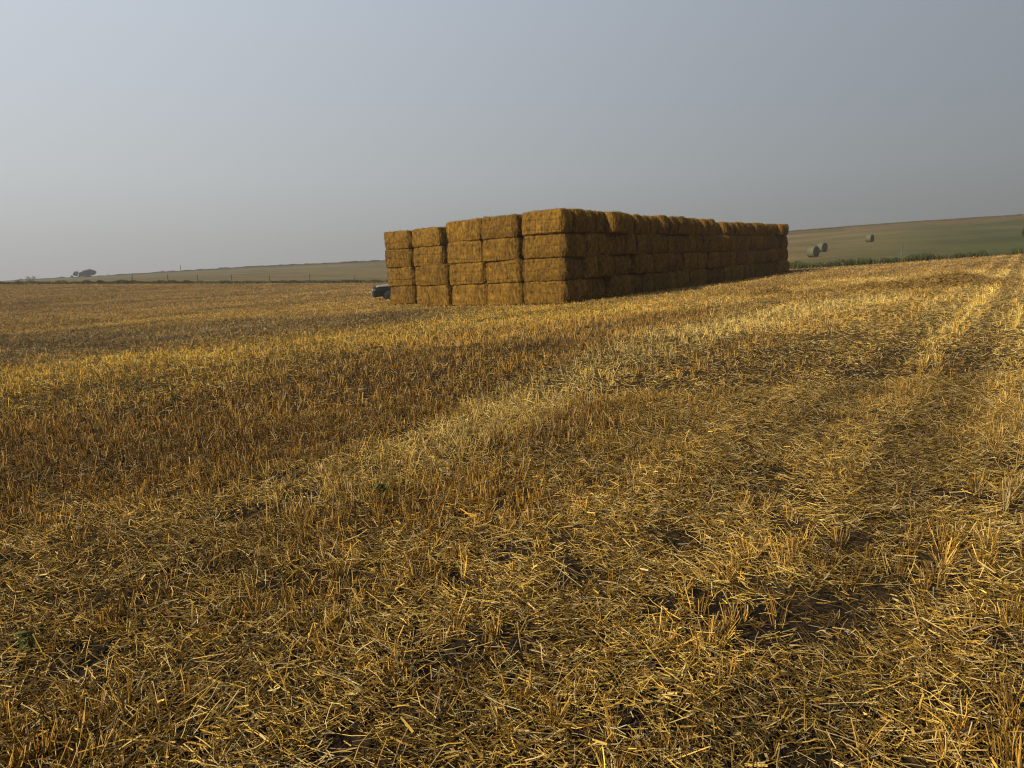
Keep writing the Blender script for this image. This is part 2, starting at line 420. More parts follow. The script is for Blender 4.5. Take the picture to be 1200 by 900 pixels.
def leaf_bits(n):
    X, Y = scatter(n, 1.0, 12, .6); cl = fbm(X / .30 + 3, Y / .30 + 8, 3)
    k = (Y > .8) & (rng.random(n) < .15 + sstep(.35, .6, cl)); X, Y = X[k], Y[k]; n = len(X)
    a = rng.random(n) * 6.28; el = rng.normal(.05, .35, n)
    D = np.stack([np.cos(a) * np.cos(el), np.sin(a) * np.cos(el), np.sin(el)], 1)
    L = rng.gamma(3, .012, n).clip(.008, .10); W = rng.uniform(.003, .009, n)
    return np.stack([X, Y, height(X, Y) + rng.gamma(2, .008, n)], 1), D, L, W, tint(X, Y, n, .4) * rng.choice([.6, 1.0, 1.25], n)[:, None]
wk = lambda d: np.clip((d / 7) ** .62, 1, 5.5)
def assemble(sets, name, m, label, cat, kind='stuff'):
    V, Q, Cc, off = [], [], [], 0
    for (P, D, L, W, c), sides, bend in sets:
        v_, q_, c_ = blades(P, D, L, W, c, sides=sides, bend=bend)
        V.append(v_); Q.append(q_ + off); Cc.append(c_); off += len(v_)
    me = np_mesh(name, np.concatenate(V), np.concatenate(Q), np.clip(np.concatenate(Cc), 0, .9))
    return tag(link(name, me, [m]), label, cat, kind=kind)
assemble([(litter(440000, 1.0, 8, 0.35, wk, '', ''), 3, .05), (litter(700000, 7.5, 105, 1.35, wk, '', ''), 1, 0), (leaf_bits(170000), 1, .12)],
         'loose_straw', M_STRAW, 'loose yellow cut straw lying flat over the harvested field', 'straw')
assemble([(stubble(25000, 1.0, 8, 0.25, wk), 3, .03), (stubble(120000, 7.5, 118, 1.30, wk), 1, 0)],
         'stubble', M_STRAW, 'short upright golden stubble left standing across the field', 'stubble')

def clods(n):
    X, Y = scatter(n, 1.0, 11, .5); k = (Y > .8); X, Y = X[k], Y[k]; n = len(X)
    s_ = rng.gamma(2, .0045, n).clip(.002, .035)[:, None]
    P = np.stack([X, Y, height(X, Y) + s_[:, 0] * .2], 1)
    cube = np.array([[-1, -1, -.8], [1, -1, -.8], [1, 1, -.8], [-1, 1, -.8], [-1, -1, .7], [1, -1, .7], [1, 1, .7], [-1, 1, .7]]) * .6
    V = P[:, None] + cube[None] * s_[:, None] * rng.uniform(.45, 1.25, (n, 8, 3))
    Q = (np.arange(n)[:, None, None] * 8 + np.array([[0, 3, 2, 1], [4, 5, 6, 7], [0, 1, 5, 4], [1, 2, 6, 5], [2, 3, 7, 6], [3, 0, 4, 7]])[None]).reshape(-1, 4)
    c = np.array([0.034, 0.024, 0.015]) * rng.uniform(.6, 1.7, (n, 1))
    me = np_mesh('soil_clods', V.reshape(-1, 3), Q, np.repeat(c, 8, axis=0))
    tag(link('soil_clods', me, [M_CLOD]), 'crumbs and clods of dark soil between the straw', 'soil', kind='stuff')
M_CLOD, n, l, p = mat('soil_clods', attr=True, rough=.95, spec=.1)
clods(60000)

# ------------------------------------------------------------------ bales
def bale_mesh(seed, L=BL, D=BD, H=BH, fuzz=3600):
    r = np.random.default_rng(seed)
    bm = bmesh.new(); bmesh.ops.create_cube(bm, size=2.0)
    bmesh.ops.subdivide_edges(bm, edges=bm.edges[:], cuts=30, use_grid_fill=True)
    co = np.array([q.co[:] for q in bm.verts]); nrm0 = co.copy()
    face = np.argmax(np.abs(co), 1)
    # rounded box
    half = np.array([L, D, H]) / 2; p_ = co * half
    rad = .072; inner = np.clip(p_, -(half - rad), half - rad); dv = p_ - inner; ln = np.linalg.norm(dv, axis=1)[:, None] + 1e-9
    nn = dv / ln; p_ = inner + nn * rad
    def nz(a, b, s, k): return fbm(a / s + seed * 3.7 + k, b / s + k * 1.9, 3) - .5
    x, y, z = p_.T
    endf = np.abs(nn[:, 0]) ** 2; sidef = np.abs(nn[:, 1]) ** 2; topf = np.abs(nn[:, 2]) ** 2
    # flakes: grooves across the length
    nf = 11; cuts = np.sort(r.uniform(-L / 2, L / 2, nf)); gr = np.zeros(len(x))
    for c in cuts:
        gr += r.uniform(.3, 1) * np.exp(-((x - c - .04 * np.sin(z * 5 + c * 9)) / .018) ** 2)
    if seed % 2:
        for c in r.uniform(-.35, .35, 2): gr += .7 * np.exp(-((z - c - .03 * np.sin(x * 3)) / .016) ** 2)
    # twine grooves on ends and top
    tw = np.zeros(len(x))
    for c in np.linspace(-.34, .34, 5):
        tw += np.exp(-((y - c - r.normal(0, .01)) / .022) ** 2)
    dsp = .045 * nz(x + y, z, .13, 3) + .07 * nz(x + y, z, .45, 7)
    dsp += endf * (.10 * (1 - (2 * z / H) ** 2) * (1 - (2 * y / D) ** 4) - .040 * tw * r.uniform(.5, 1.3) + .09 * nz(y * 2, z * .6, .14, 5))
    dsp += sidef * (.035 * (1 - (2 * x / L) ** 6) * (1 - (2 * z / H) ** 4) - .035 * gr + .05 * nz(x * 2.2, z * .5, .2, 31)) + topf * (-.012 * tw - .014 * gr)
    dsp += -.02 * (np.abs(nn).max(1) < .8)
    p_ = p_ + nn * dsp[:, None]
    p_[:, 0] += .03 * nz(z, y, .7, 9) ; p_[:, 1] += .04 * nz(z, x, .7, 13) * 1.0
    # shear a little, as bales slump
    p_[:, 0] += p_[:, 2] * r.normal(0, .025); p_[:, 1] += p_[:, 2] * r.normal(0, .02)
    Q = np.array([[q.index for q in f.verts] for f in bm.faces]); bm.free()
    base = np.array([0.170, 0.093, 0.013])
    br = .95 + .7 * nz((x + y) * 2.0, z * .5, .12, 21) + .5 * nz(x + y, z, .4, 25) - .35 * gr * sidef - .3 * tw * endf
    col = base * br[:, None]
    # fuzz of straw ends sticking out
    k = r.integers(0, len(Q), fuzz); w4 = r.dirichlet([1, 1, 1, 1], fuzz)
    P = (p_[Q[k]] * w4[:, :, None]).sum(1); N = nn[Q[k]].mean(1); N /= np.linalg.norm(N, axis=1)[:, None]
    Dd = N * r.uniform(.15, .8, (fuzz, 1)) + r.normal(0, .6, (fuzz, 3)); Dd[:, 2] -= .25
    Dd /= np.linalg.norm(Dd, axis=1)[:, None]
    fc = base * np.clip(r.normal(1.15, .60, fuzz), .25, 3.0)[:, None] * np.array([1, 1.05, 1.15])
    v_, q_, c_ = blades(P - N * .004, Dd, r.uniform(.02, .085, fuzz), r.uniform(.005, .012, fuzz), fc, sides=1)
    me = np_mesh('straw_bale', np.concatenate([p_, v_]), np.concatenate([Q, q_ + len(p_)]), np.clip(np.concatenate([col, c_]), .01, .8), smooth=True)
    me.materials.append(M_BALE)
    return me
VAR = [bale_mesh(s) for s in range(8)]
BN = 0
ORD = ['bottom', 'second', 'third', 'top']
def put_bale(t, s, row, label, group, ls=1.0, out=0.0, yaw=0.0, hs=1.0, dz=0.0, roll=0.0, lean=0.0):
    """t along the long side, s along the short lit face, row 0..3; measured to the bale's near-right lower corner"""
    global BN
    s += .025
    r = np.random.default_rng(1000 + BN); BN += 1
    o = bpy.data.objects.new('straw_bale', VAR[r.integers(0, 8)]); C.objects.link(o)
    c = ORG + U3 * (t + BD / 2) + V3 * (s + BL * ls / 2 - out + r.normal(0, .022)) + NRM * (row * .898 + BH * hs / 2 + dz)
    base = PA * c[0] + PB * c[1]
    c = c + np.array([0, 0, 1.0]) * (float(height(c[0], c[1])) - base)      # follow the ground
    fl = r.integers(0, 2) * math.pi
    R = Matrix((( V3[0], U3[0], NRM[0]), (V3[1], U3[1], NRM[1]), (V3[2], U3[2], NRM[2])))
    if R.determinant() < 0: R = Matrix(((-V3[0], U3[0], NRM[0]), (-V3[1], U3[1], NRM[1]), (-V3[2], U3[2], NRM[2])))
    R = R @ Matrix.Rotation(fl + yaw + r.normal(0, .015), 3, 'Z') @ Matrix.Rotation(roll + r.normal(0, .012), 3, 'X') @ Matrix.Rotation(r.normal(0, .010), 3, 'Y')
    o.matrix_world = Matrix.Translation(c) @ R.to_4x4() @ Matrix.Diagonal((ls, 1, hs, 1))
    tag(o, label, 'straw bale', group)
    return o
def nth(k):
    return {1: '1st', 2: '2nd', 3: '3rd'}.get(k, {21: '21st', 22: '22nd', 23: '23rd', 31: '31st', 32: '32nd', 33: '33rd'}.get(k, '%dth' % k))
g_side = 'straw bales end-on along the shaded long side'
g_front = 'straw bales in the sunlit short face'
jr = np.random.default_rng(77)
for row in range(4):
    out_pair = jr.normal(0, .10, 40); gap = jr.uniform(0, .04, 40); dzp = jr.normal(0, .012, 40)
    shift = [0, .0, .02, 0][row]
    for k in range(NB - (1 if row == 3 else 0)):
        pr = (k + (1 if row in (1, 2) and k > 6 else 0)) // 2
        t = k * .912 + shift + gap[pr] * (k % 2)
        out = out_pair[pr] + jr.normal(0, .03); yaw = jr.normal(0, .045); dz = dzp[pr] if row else 0; hs = 1.0
        if k == 0: out, yaw, dz = [0, .03, .05, .09][row], 0, 0
        if row == 3:
            if k < 4: dz += .03
            elif k >= 18: hs = .88
            elif k >= 11: hs = .95; 
            else: hs = .98
            if k == 4: t += .02; out = .46; yaw = -.16
            if k == 5: t += .12; out = .22; yaw = -.10
        if k == 0: lab = '%s straw bale of the near corner column between sunlit and shaded faces' % ORD[row]
        else: lab = '%s-row shaded straw bale end, %s back from the near corner' % (ORD[row], nth(k + 1))
        if row == 3 and k == 4: lab = 'top-row straw bale turned askew so its edge catches sun on the shaded side'
        if row == 3 and k == NB - 2: lab = 'last top-row straw bale at the far right end of the stack'
        put_bale(t, jr.normal(0, .01) , row, lab, g_front if k == 0 else g_side, out=out, yaw=yaw, hs=hs, dz=dz)
cols = ['second', 'third', 'fourth']
for ci, name in ((1, 'second column left of the near corner'), (2, 'middle column')):
    for row in range(4):
        for k in range(2):
            lab = ('%s sunlit straw bale in the %s' % (ORD[row], name if ci == 2 else 'column just left of the near corner')) if k == 0 else \
                  '%s straw bale hidden right behind the %s' % (ORD[row], 'middle column front' if ci == 2 else 'column left of the corner')
            hs = 1.0 if ci == 1 else (.97 if row == 3 else 1)
            put_bale(k * .912 + jr.normal(0, .02), ci * COL + (.11 + .02 * row if ci == 1 else .02) + (.012 * row) * (1 if ci == 2 else .5), row, lab, g_front, yaw=jr.normal(0, .02), out=jr.normal(0, .03), hs=hs, ls=.94 if ci == 1 else 1.0)
for row in range(2):
    for k in range(2):
        lab = '%s sunlit straw bale of the short two-high column in front' % ('lower' if row == 0 else 'upper') if k == 0 else \
              '%s straw bale hidden between short column and set-back stack' % ('lower' if row == 0 else 'upper')
        put_bale(k * .912 - .06, 3.03 * COL, row, lab, g_front, yaw=jr.normal(0, .02), ls=.86)
for row in range(4):
    for k in range(2):
        lab = '%s straw bale set back behind the short two-high column' % ORD[row] if k == 0 else '%s inner straw bale second behind the short column' % ORD[row]
        put_bale(1.86 + k * .912, 4 * COL + .20 - .02 + .02 * row - .0, row, lab, g_front, yaw=jr.normal(0, .012)) if False else \
        put_bale(1.95 + k * .912, 4.03 * COL + .035 * row, row, lab, g_front, yaw=jr.normal(0, .03), hs=1.0 if row < 3 else .97, ls=.985)
    for k in range(4):
        lab = '%s straw bale of the leftmost column beside the dark car' % ORD[row] if k == 0 else '%s straw bale on the hidden left flank, %s in' % (ORD[row], nth(k + 1))
        put_bale(1.90 + k * .912, 4.93 * COL + .24 + .04 * row, row, lab, g_front, yaw=jr.normal(0, .03), hs=1.0 if row < 3 else .96, ls=.90)

# ------------------------------------------------------------------ low heaps of spilled straw
def heap(px, py, rx, ry, h, lab, seed, n=9000):
    c = ground_at(px, py); r = np.random.default_rng(seed)
    q = r.normal(0, .42, (n, 2)); X = c[0] + q[:, 0] * rx; Y = c[1] + q[:, 1] * ry
    prof = np.exp(-(q ** 2).sum(1) / .35) * (.55 + .9 * fbm(X / .5 + seed, Y / .5, 3))
    Z = height(X, Y) + h * prof * r.uniform(.1, 1, n) ** .5
    a = r.random(n) * 2 * math.pi; el = r.normal(0, .4, n)
    D = np.stack([np.cos(a) * np.cos(el), np.sin(a) * np.cos(el), np.sin(el)], 1)
    base = np.array([0.25, 0.160, 0.045]) * np.clip(r.normal(1, .4, n), .4, 1.8)[:, None]
    v_, q_, c_ = blades(np.stack([X, Y, Z], 1) , D, r.uniform(.08, .25, n), r.uniform(.010, .022, n), base, sides=1)
    v_ -= c
    o = link('straw_heap', np_mesh('straw_heap', v_, q_, c_), [M_STRAW]); o.location = c
    tag(o, lab, 'straw heap', 'heaps of spilled straw')
heap(1112, 334, 2.6, 2.2, .38, 'widest brown heap of spilled straw near the right edge of the field', 1, 12000)
heap(1060, 338, 2.0, 1.6, .24, 'low brown straw heap just left of the widest heap', 2)
heap(1020, 339, 1.4, 1.1, .20, 'leftmost of the low straw heaps beside the widest heap', 3, 6000)
heap(903, 345, .9, .7, .20, 'small lone brown straw heap below the far end of the stack', 4, 3500)

# ------------------------------------------------------------------ grass verge, ridge grass
def verge(n, seed):
    r = np.random.default_rng(seed)
    px = r.choice([0, 1, 2, 3], n, p=[.30, .30, .24, .16])
    a0, a1 = az_el(-60, 330)[0], az_el(460, 330)[0]; b0, b1 = az_el(900, 315)[0], az_el(1260, 300)[0]
    az = np.where((px == 0) | (px == 2), a0 + (a1 - a0) * r.random(n), b0 + (b1 - b0) * r.random(n))
    zE, dE, zR, dR = tables(az)
    vn = fbm(az * 40 + 3, az * 0 + 1, 3); v3 = fbm(az * 160 + 3, az * 0 + 5, 3)
    onedge = px < 2
    rightedge = px == 1
    wid = np.where(rightedge, 1.5 + 5 * vn, 5.0)
    d = np.where(onedge, dE + r.random(n) * wid, dR - r.random(n) * np.where(px == 2, 14, 8) + 1)
    X = np.sin(az) * d; Y = np.cos(az) * d
    H = np.where(onedge, np.where(rightedge, .30 + .42 * sstep(.25, .8, .6 * vn + .4 * v3), .42 * (.75 + .35 * sstep(.3, .7, v3)) * np.where(az < -.42, 1.15 + .5 * (v3 - .5), 1)), np.where(px == 2, .35 + .55 * sstep(.2, .9, v3), .22 + .15 * v3))
    gap = np.where(rightedge, 1 - .9 * sstep(.58, .60, az) * (1 - sstep(.595, .615, az)), 1)
    H = H * r.uniform(.5, 1.1, n)
    a = r.random(n) * 6.28; ti = np.abs(r.normal(0, .3, n))
    D = np.stack([np.cos(a) * np.sin(ti), np.sin(a) * np.sin(ti), np.cos(ti)], 1)
    dark = np.array([0.032, 0.046, 0.013]); olive = np.array([0.10, 0.095, 0.035]); tanc = np.array([.20, .155, .07])
    mixv = sstep(.35, .7, vn + .15 * (r.random(n) - .5))
    c = dark + (olive - dark) * (np.where(rightedge, .15 + .3 * r.random(n), .3 + .5 * mixv))[:, None]
    c = np.where((~onedge)[:, None], (dark * .6 + olive * .4) * .9, c)
    c = c + (tanc - c) * ((r.random(n) < np.where(onedge, .14, .3)) * .8)[:, None]
    c = c * r.uniform(.7, 1.3, (n, 1))
    P = np.stack([X, Y, height(X, Y) - .03], 1)
    W = np.where(onedge, .04, .14) * r.uniform(.7, 1.4, n)
    return P, D, H * gap, W, c
assemble([(verge(90000, 8), 1, 0)], 'verge_grass', M_GRASSB, 'rough dark green grass along the field edge and the hill crests', 'grass')

# ------------------------------------------------------------------ trees far left, bushes
def tree(px, w, h, lab, seed, base_y, dk=1.0, cat='tree', dist=None, col=(0.035, 0.045, 0.022), trunk_h=.2, n=5200, group=None, name='tree'):
    if dist:
        a, _ = az_el(px, base_y); p0 = np.array([math.sin(a) * dist, math.cos(a) * dist, 0]); p0[2] = float(height(p0[0], p0[1]))
    else: p0 = ground_at(px, base_y)
    r = np.random.default_rng(seed)
    root = bpy.data.objects.new(name, None); C.objects.link(root); root.location = p0
    tag(root, lab, cat, group)
    # trunk with limbs
    bm = bmesh.new()
    def limb(a, b, ra, rb):
        a = Vector(a); b = Vector(b); q = (b - a).to_track_quat('Z', 'Y'); ring = []
        for c, rr in ((a, ra), (b, rb)):
            ring.append([bm.verts.new(c + q @ Vector((math.cos(i * math.pi / 3) * rr, math.sin(i * math.pi / 3) * rr, 0))) for i in range(6)])
        for i in range(6): bm.faces.new((ring[0][i], ring[0][(i + 1) % 6], ring[1][(i + 1) % 6], ring[1][i]))
    tr = h * .035
    limb((0, 0, -.2), (0, 0, h * .45), tr, tr * .7)
    lobes = []
    nl = 9 if w > h else 6
    for i in range(nl):
        a = r.random() * 6.28; f = math.sqrt((i + .5) / nl)
        c = np.array([math.cos(a) * w * .36 * f, math.sin(a) * w * .25 * f, h * (.20 + .52 * (1 - f * f) + r.uniform(-.05, .05))])
        lobes.append((c, h * r.uniform(.22, .30) * (1.05 - .25 * f))); limb((0, 0, h * r.uniform(.1, .4)), c, tr * .5, tr * .15)
    me = bpy.data.meshes.new('trunk'); bm.to_mesh(me); bm.free(); link('trunk', me, [M_BARK], root)
    V, Q, cc, off = [], [], [], 0
    for c, rad in lobes:
        m = n // nl; q = r.normal(size=(m, 3)); q /= np.linalg.norm(q, axis=1)[:, None]
        P = c + q * (rad * r.uniform(.5, 1.08, (m, 1))) * np.array([w / h * .62 if w > h else .9, .9, .85])
        D = r.normal(size=(m, 3)); D /= np.linalg.norm(D, axis=1)[:, None]
        s = h * r.uniform(.04, .08, m)
        v_, q_, c_ = blades(P, D, s, s * .8, np.array(col) * r.uniform(.6, 1.5, (m, 1)), sides=1, taper=.4)
        V.append(v_); Q.append(q_ + off); cc.append(c_); off += len(v_)
    link('crown', np_mesh('crown', np.concatenate(V), np.concatenate(Q), np.concatenate(cc)), [M_LEAF], root)
M_BARK, n, l, p = mat('bark', (0.06, 0.045, 0.03), .9); noise_vary(n, l, p, None, 3, .6, 1.4)
G = 'trees on the far left skyline'
tree(104, 15.0, 5.6, 'wide dark rounded tree, largest on the far left skyline', 31, 323, dist=525, group=G)
tree(90, 5.6, 4.4, 'smaller dark tree just left of the widest skyline tree', 32, 323.5, dist=525, group=G, n=1500)
tree(84, 3.0, 1.9, 'tiny dark bush at the left foot of the smaller skyline tree', 33, 324, dist=525, group=G, cat='bush', name='bush', n=900)
tree(33.5, 4.2, 2.8, 'left one of two pale hazy trees near the left edge', 34, 329, dist=555, group=G, col=(.10, .095, .075), n=500)
tree(39.5, 4.0, 2.8, 'right one of two pale hazy trees near the left edge', 35, 329, dist=555, group=G, col=(.10, .095, .075), n=500)
tree(25, 3.0, 1.4, 'low dark bush left of the two pale trees', 36, 330, dist=540, group=G, cat='bush', name='bush', n=900)
tree(72, 2.6, 1.5, 'low bush on the skyline between pale trees and dark trees', 37, 325, dist=540, group=G, cat='bush', name='bush', n=700)
tree(191, 3.4, 1.5, 'low dark bush on the skyline left of the pole', 38, 318.5, dist=512, group=G, cat='bush', name='bush', n=900)
tree(127, 2.6, 1.2, 'low bush on the skyline right of the widest tree', 39, 323, dist=535, group=G, cat='bush', name='bush', n=700)
tree(1203, 1.8, 2.3, 'dark bush on the right hillside at the right picture edge', 40, 280, group=None, cat='bush', name='bush', n=1500)

# ------------------------------------------------------------------ posts
M_WOOD, n, l, p = mat('weathered_wood', (0.11, 0.09, 0.07), .9); noise_vary(n, l, p, None, 6, .6, 1.4, vec_scale=(1, 1, .15))
M_WIRE, n, l, p = mat('wire', (0.18, 0.17, 0.16), .5, metal=.7)
def post_mesh(h, r0, seed, name='post'):
    rr = np.random.default_rng(seed); bm = bmesh.new(); rings = []
    lv = [(-.3, 1), (0, 1), (h * .5, .97), (h - .03, .93), (h, .70)]
    off = rr.normal(0, .012, (len(lv), 2)) * h
    for (z, k), o_ in zip(lv, off):
        rings.append([bm.verts.new((math.cos(i * math.pi / 4) * r0 * k + o_[0], math.sin(i * math.pi / 4) * r0 * k + o_[1], z)) for i in range(8)])
    for a, b in zip(rings, rings[1:]):
        for i in range(8): bm.faces.new((a[i], a[(i + 1) % 8], b[(i + 1) % 8], b[i]))
    bm.faces.new(rings[-1])
    me = bpy.data.meshes.new(name); bm.to_mesh(me); bm.free(); return me
fence = bpy.data.objects.new('wire_fence', None); C.objects.link(fence)
fxs = [155, 197, 232, 272, 316, 363, 415, 455]
fp = []
for x in fxs:
    a, _ = az_el(x, 331); _, dE, _, _ = tables(a); dE = float(dE) + 4.0
    fp.append(np.array([math.sin(a) * dE, math.cos(a) * dE, float(height(math.sin(a) * dE, math.cos(a) * dE))]))
fence.location = fp[0]
tag(fence, 'wire fence on thin wooden posts along the far left field edge', 'fence')
for i, q in enumerate(fp):
    o = link('post', post_mesh(1.25 + .1 * math.sin(i * 3), .07, i), [M_WOOD], fence); o.location = q - fp[0]; o.rotation_euler = (.03 * math.sin(i * 7), .04 * math.cos(i * 5), 0)
for zz in (.45, .8, 1.12):
    bm = bmesh.new()
    for a, b in zip(fp, fp[1:]):
        A = Vector(a - fp[0]) + Vector((0, 0, zz)); Bq = Vector(b - fp[0]) + Vector((0, 0, zz)); q = (Bq - A).to_track_quat('Z', 'Y')
        R1 = [[bm.verts.new(c + q @ Vector((math.cos(t) * .006, math.sin(t) * .006, 0))) for t in (0, 2.1, 4.2)] for c in (A, Bq)]
        for i in range(3): bm.faces.new((R1[0][i], R1[0][(i + 1) % 3], R1[1][(i + 1) % 3], R1[1][i]))
    me = bpy.data.meshes.new('wire'); bm.to_mesh(me); bm.free(); link('wire', me, [M_WIRE], fence)
a, _ = az_el(212, 318); dp = 500
pole = bpy.data.objects.new('utility_pole', None); C.objects.link(pole)
pole.location = (math.sin(a) * dp, math.cos(a) * dp, float(height(math.sin(a) * dp, math.cos(a) * dp)) - .3)
tag(pole, 'thin dark pole standing alone on the far left ridge', 'pole')
link('mast', post_mesh(4.4, .22, 3), [M_WOOD], pole)
bm = bmesh.new(); bmesh.ops.create_cube(bm, size=1); bmesh.ops.scale(bm, vec=(1.0, .12, .12), verts=bm.verts); bmesh.ops.translate(bm, vec=(0, -.25, 3.6), verts=bm.verts)
me = bpy.data.meshes.new('crossarm'); bm.to_mesh(me); bm.free(); link('crossarm', me, [M_WOOD], pole)
q = ground_at(1056, 300)
o = link('fence_post', post_mesh(1.35, .085, 9), [M_WOOD]); o.location = q; o.rotation_euler = (0, .05, 0)
tag(o, 'single grey fence post standing in the verge below the right hillside', 'post')

# ------------------------------------------------------------------ round bales on the hill
M_NET, n, l, p = mat('net_wrapped_hay', (0.10, 0.10, 0.055), .6, spec=.3); noise_vary(n, l, p, None, 5, .8, 1.2, vec_scale=(1, .4, 1), bump=.02)
M_HAY, n, l, p = mat('hay_end', (0.055, 0.052, 0.032), .9); noise_vary(n, l, p, None, 12, .6, 1.4, bump=.03)
def round_bale(px, py, lab, seed, ang):
    c = ground_at(px, py); r = np.random.default_rng(seed)
    root = bpy.data.objects.new('round_bale', None); C.objects.link(root); root.location = c; root.rotation_euler = (0, 0, ang)
    tag(root, lab, 'round bale', 'round hay bales on the right hillside')
    R_, Lh, ns = .76, .52, 40
    def ring(bm, x, rad, ph=0):
        return [bm.verts.new((x, math.cos(i * 2 * math.pi / ns) * rad * (1 + .012 * math.sin(i * 1.7 + ph)), R_ * .96 + math.sin(i * 2 * math.pi / ns) * rad * (1 + .012 * math.cos(i * 2.3)))) for i in range(ns)]
    bm = bmesh.new(); xs = [(-Lh, .93), (-Lh + .04, .985), (-.3, 1.0), (0, .99), (.3, 1.0), (Lh - .04, .985), (Lh, .93)]
    rr = [ring(bm, x, R_ * k, x * 3) for x, k in xs]
    for A, B in zip(rr, rr[1:]):
        for i in range(ns): f = bm.faces.new((A[i], A[(i + 1) % ns], B[(i + 1) % ns], B[i])); f.smooth = True
    me = bpy.data.meshes.new('net_wrap'); bm.normal_update(); bm.to_mesh(me); bm.free(); link('net_wrap', me, [M_NET], root)
    for s in (-1, 1):
        bm = bmesh.new(); rs = [ring(bm, s * (Lh - .004 + .05 * (1 - k) - (.03 if j % 2 else 0)), R_ * k * .925) for j, k in enumerate((1, .85, .7, .5, .3, .12))]
        for A, B in zip(rs, rs[1:]):
            for i in range(ns): bm.faces.new((A[i], A[(i + 1) % ns], B[(i + 1) % ns], B[i]))
        bm.faces.new(rs[-1]); me = bpy.data.meshes.new('end_face'); bm.to_mesh(me); bm.free(); link('end_face', me, [M_HAY], root)
round_bale(952.5, 301.5, 'nearest grey-green round hay bale, close to the stack end', 1, math.radians(-58))
round_bale(963, 295.5, 'round hay bale just behind the nearest one', 2, math.radians(-60))
round_bale(1019, 283.8, 'farthest round hay bale, alone higher on the right hillside', 3, math.radians(-56))

# ------------------------------------------------------------------ parked car, mostly behind the left end of the stack
M_PAINT, n, l, p = mat('black_paint', (0.005, 0.005, 0.006), .45, spec=.3)
noise_vary(n, l, p, None, 3, .8, 1.3)
M_GLASS, n, l, p = mat('car_glass', (0.02, 0.025, 0.03), .08, spec=.8)
M_TYRE, n, l, p = mat('tyre_rubber', (0.02, 0.02, 0.02), .85)
M_CHROME, n, l, p = mat('rim_metal', (0.07, 0.07, 0.075), .5, metal=.6)
M_LENS, n, l, p = mat('lamp_lens', (0.5, 0.45, 0.42), .15, spec=.8)
M_AMBER, n, l, p = mat('amber_lens', (0.35, 0.17, 0.08), .25, spec=.6)
M_TRIM, n, l, p = mat('grey_plastic', (0.14, 0.15, 0.17), .5)
def loft(name, sections, m, parent, bev=.03):
    """sections: list of (x, [(y,z)...]) joined along x"""
    bm = bmesh.new(); R_ = [[bm.verts.new((x, y, z)) for y, z in s] for x, s in sections]
    k = len(R_[0])
    for A, B in zip(R_, R_[1:]):
        for i in range(k): bm.faces.new((A[i], A[(i + 1) % k], B[(i + 1) % k], B[i]))
    bm.faces.new(R_[0][::-1]); bm.faces.new(R_[-1]); bmesh.ops.recalc_face_normals(bm, faces=bm.faces[:])
    if bev:
        ed = [e_ for e_ in bm.edges if len(e_.link_faces) == 2 and e_.calc_face_angle() > .5]
        bmesh.ops.bevel(bm, geom=ed, offset=bev, segments=2, affect='EDGES', clamp_overlap=True)
    me = bpy.data.meshes.new(name); bm.to_mesh(me); bm.free(); return link(name, me, [m], parent)
def box(name, c, s, m, parent, bev=.01):
    x0, x1 = c[0] - s[0] / 2, c[0] + s[0] / 2; y0, y1 = c[1] - s[1] / 2, c[1] + s[1] / 2; z0, z1 = c[2] - s[2] / 2, c[2] + s[2] / 2
    sec = [(y0, z0), (y1, z0), (y1, z1), (y0, z1)]
    return loft(name, [(x0, sec), (x1, sec)], m, parent, bev)
def lathe_y(name, prof, m, parent, ns=28):
    bm = bmesh.new(); R_ = [[bm.verts.new((math.cos(i * 2 * math.pi / ns) * rr, y, math.sin(i * 2 * math.pi / ns) * rr)) for i in range(ns)] for y, rr in prof]
    for A, B in zip(R_, R_[1:]):
        for i in range(ns): f = bm.faces.new((A[i], A[(i + 1) % ns], B[(i + 1) % ns], B[i])); f.smooth = True
    bm.faces.new(R_[0]); bm.faces.new(R_[-1]); bmesh.ops.recalc_face_normals(bm, faces=bm.faces[:])
    me = bpy.data.meshes.new(name); bm.to_mesh(me); bm.free(); return link(name, me, [m], parent)
car = bpy.data.objects.new('parked_car', None); C.objects.link(car)
cp = ground_at(434.5, 352.6)
heading = math.radians(-14)     # nose to the left and a little towards the camera (local -x is the nose)
nose = np.array([math.cos(heading), math.sin(heading)])   # local +x in the world, towards the tail
hd = -heading
car_dir = Vector((math.cos(math.radians(12)), math.sin(math.radians(12)), 0))
car.rotation_euler = (0, 0, math.radians(12))
left_side = Vector((car_dir.y, -car_dir.x, 0)) * .88
car.location = Vector(cp) + car_dir * 0.12 + Vector((0, 0, 0)) - left_side * .6
car.location.z = float(height(car.location.x + 1.5, car.location.y)) - .10
tag(car, 'dark parked car with its nose showing behind the left end of the bale stack', 'car')
def sec(hw, z0, z1, tw): return [(-hw, z0), (hw, z0), (hw, z0 + (z1 - z0) * .6), (tw, z1), (-tw, z1), (-hw, z0 + (z1 - z0) * .6)]
body = loft('body', [(0, sec(.80, .30, .80, .70)), (.10, sec(.86, .26, .90, .76)), (.5, sec(.90, .30, .93, .78)), (1.35, sec(.92, .30, 1.0, .80)),
              (2.2, sec(.92, .28, .99, .82)), (3.6, sec(.92, .30, 1.0, .82)), (4.5, sec(.88, .34, 1.0, .76)), (4.68, sec(.80, .40, .92, .7))], M_PAINT, car, .04)
M_HOOD, n, l, p = mat('hood_sky_sheen', (0.20, 0.20, 0.20), .35, spec=.5); noise_vary(n, l, p, None, 3, .9, 1.1)  # pale grey puts the sky's reflection into the dark hood's colour
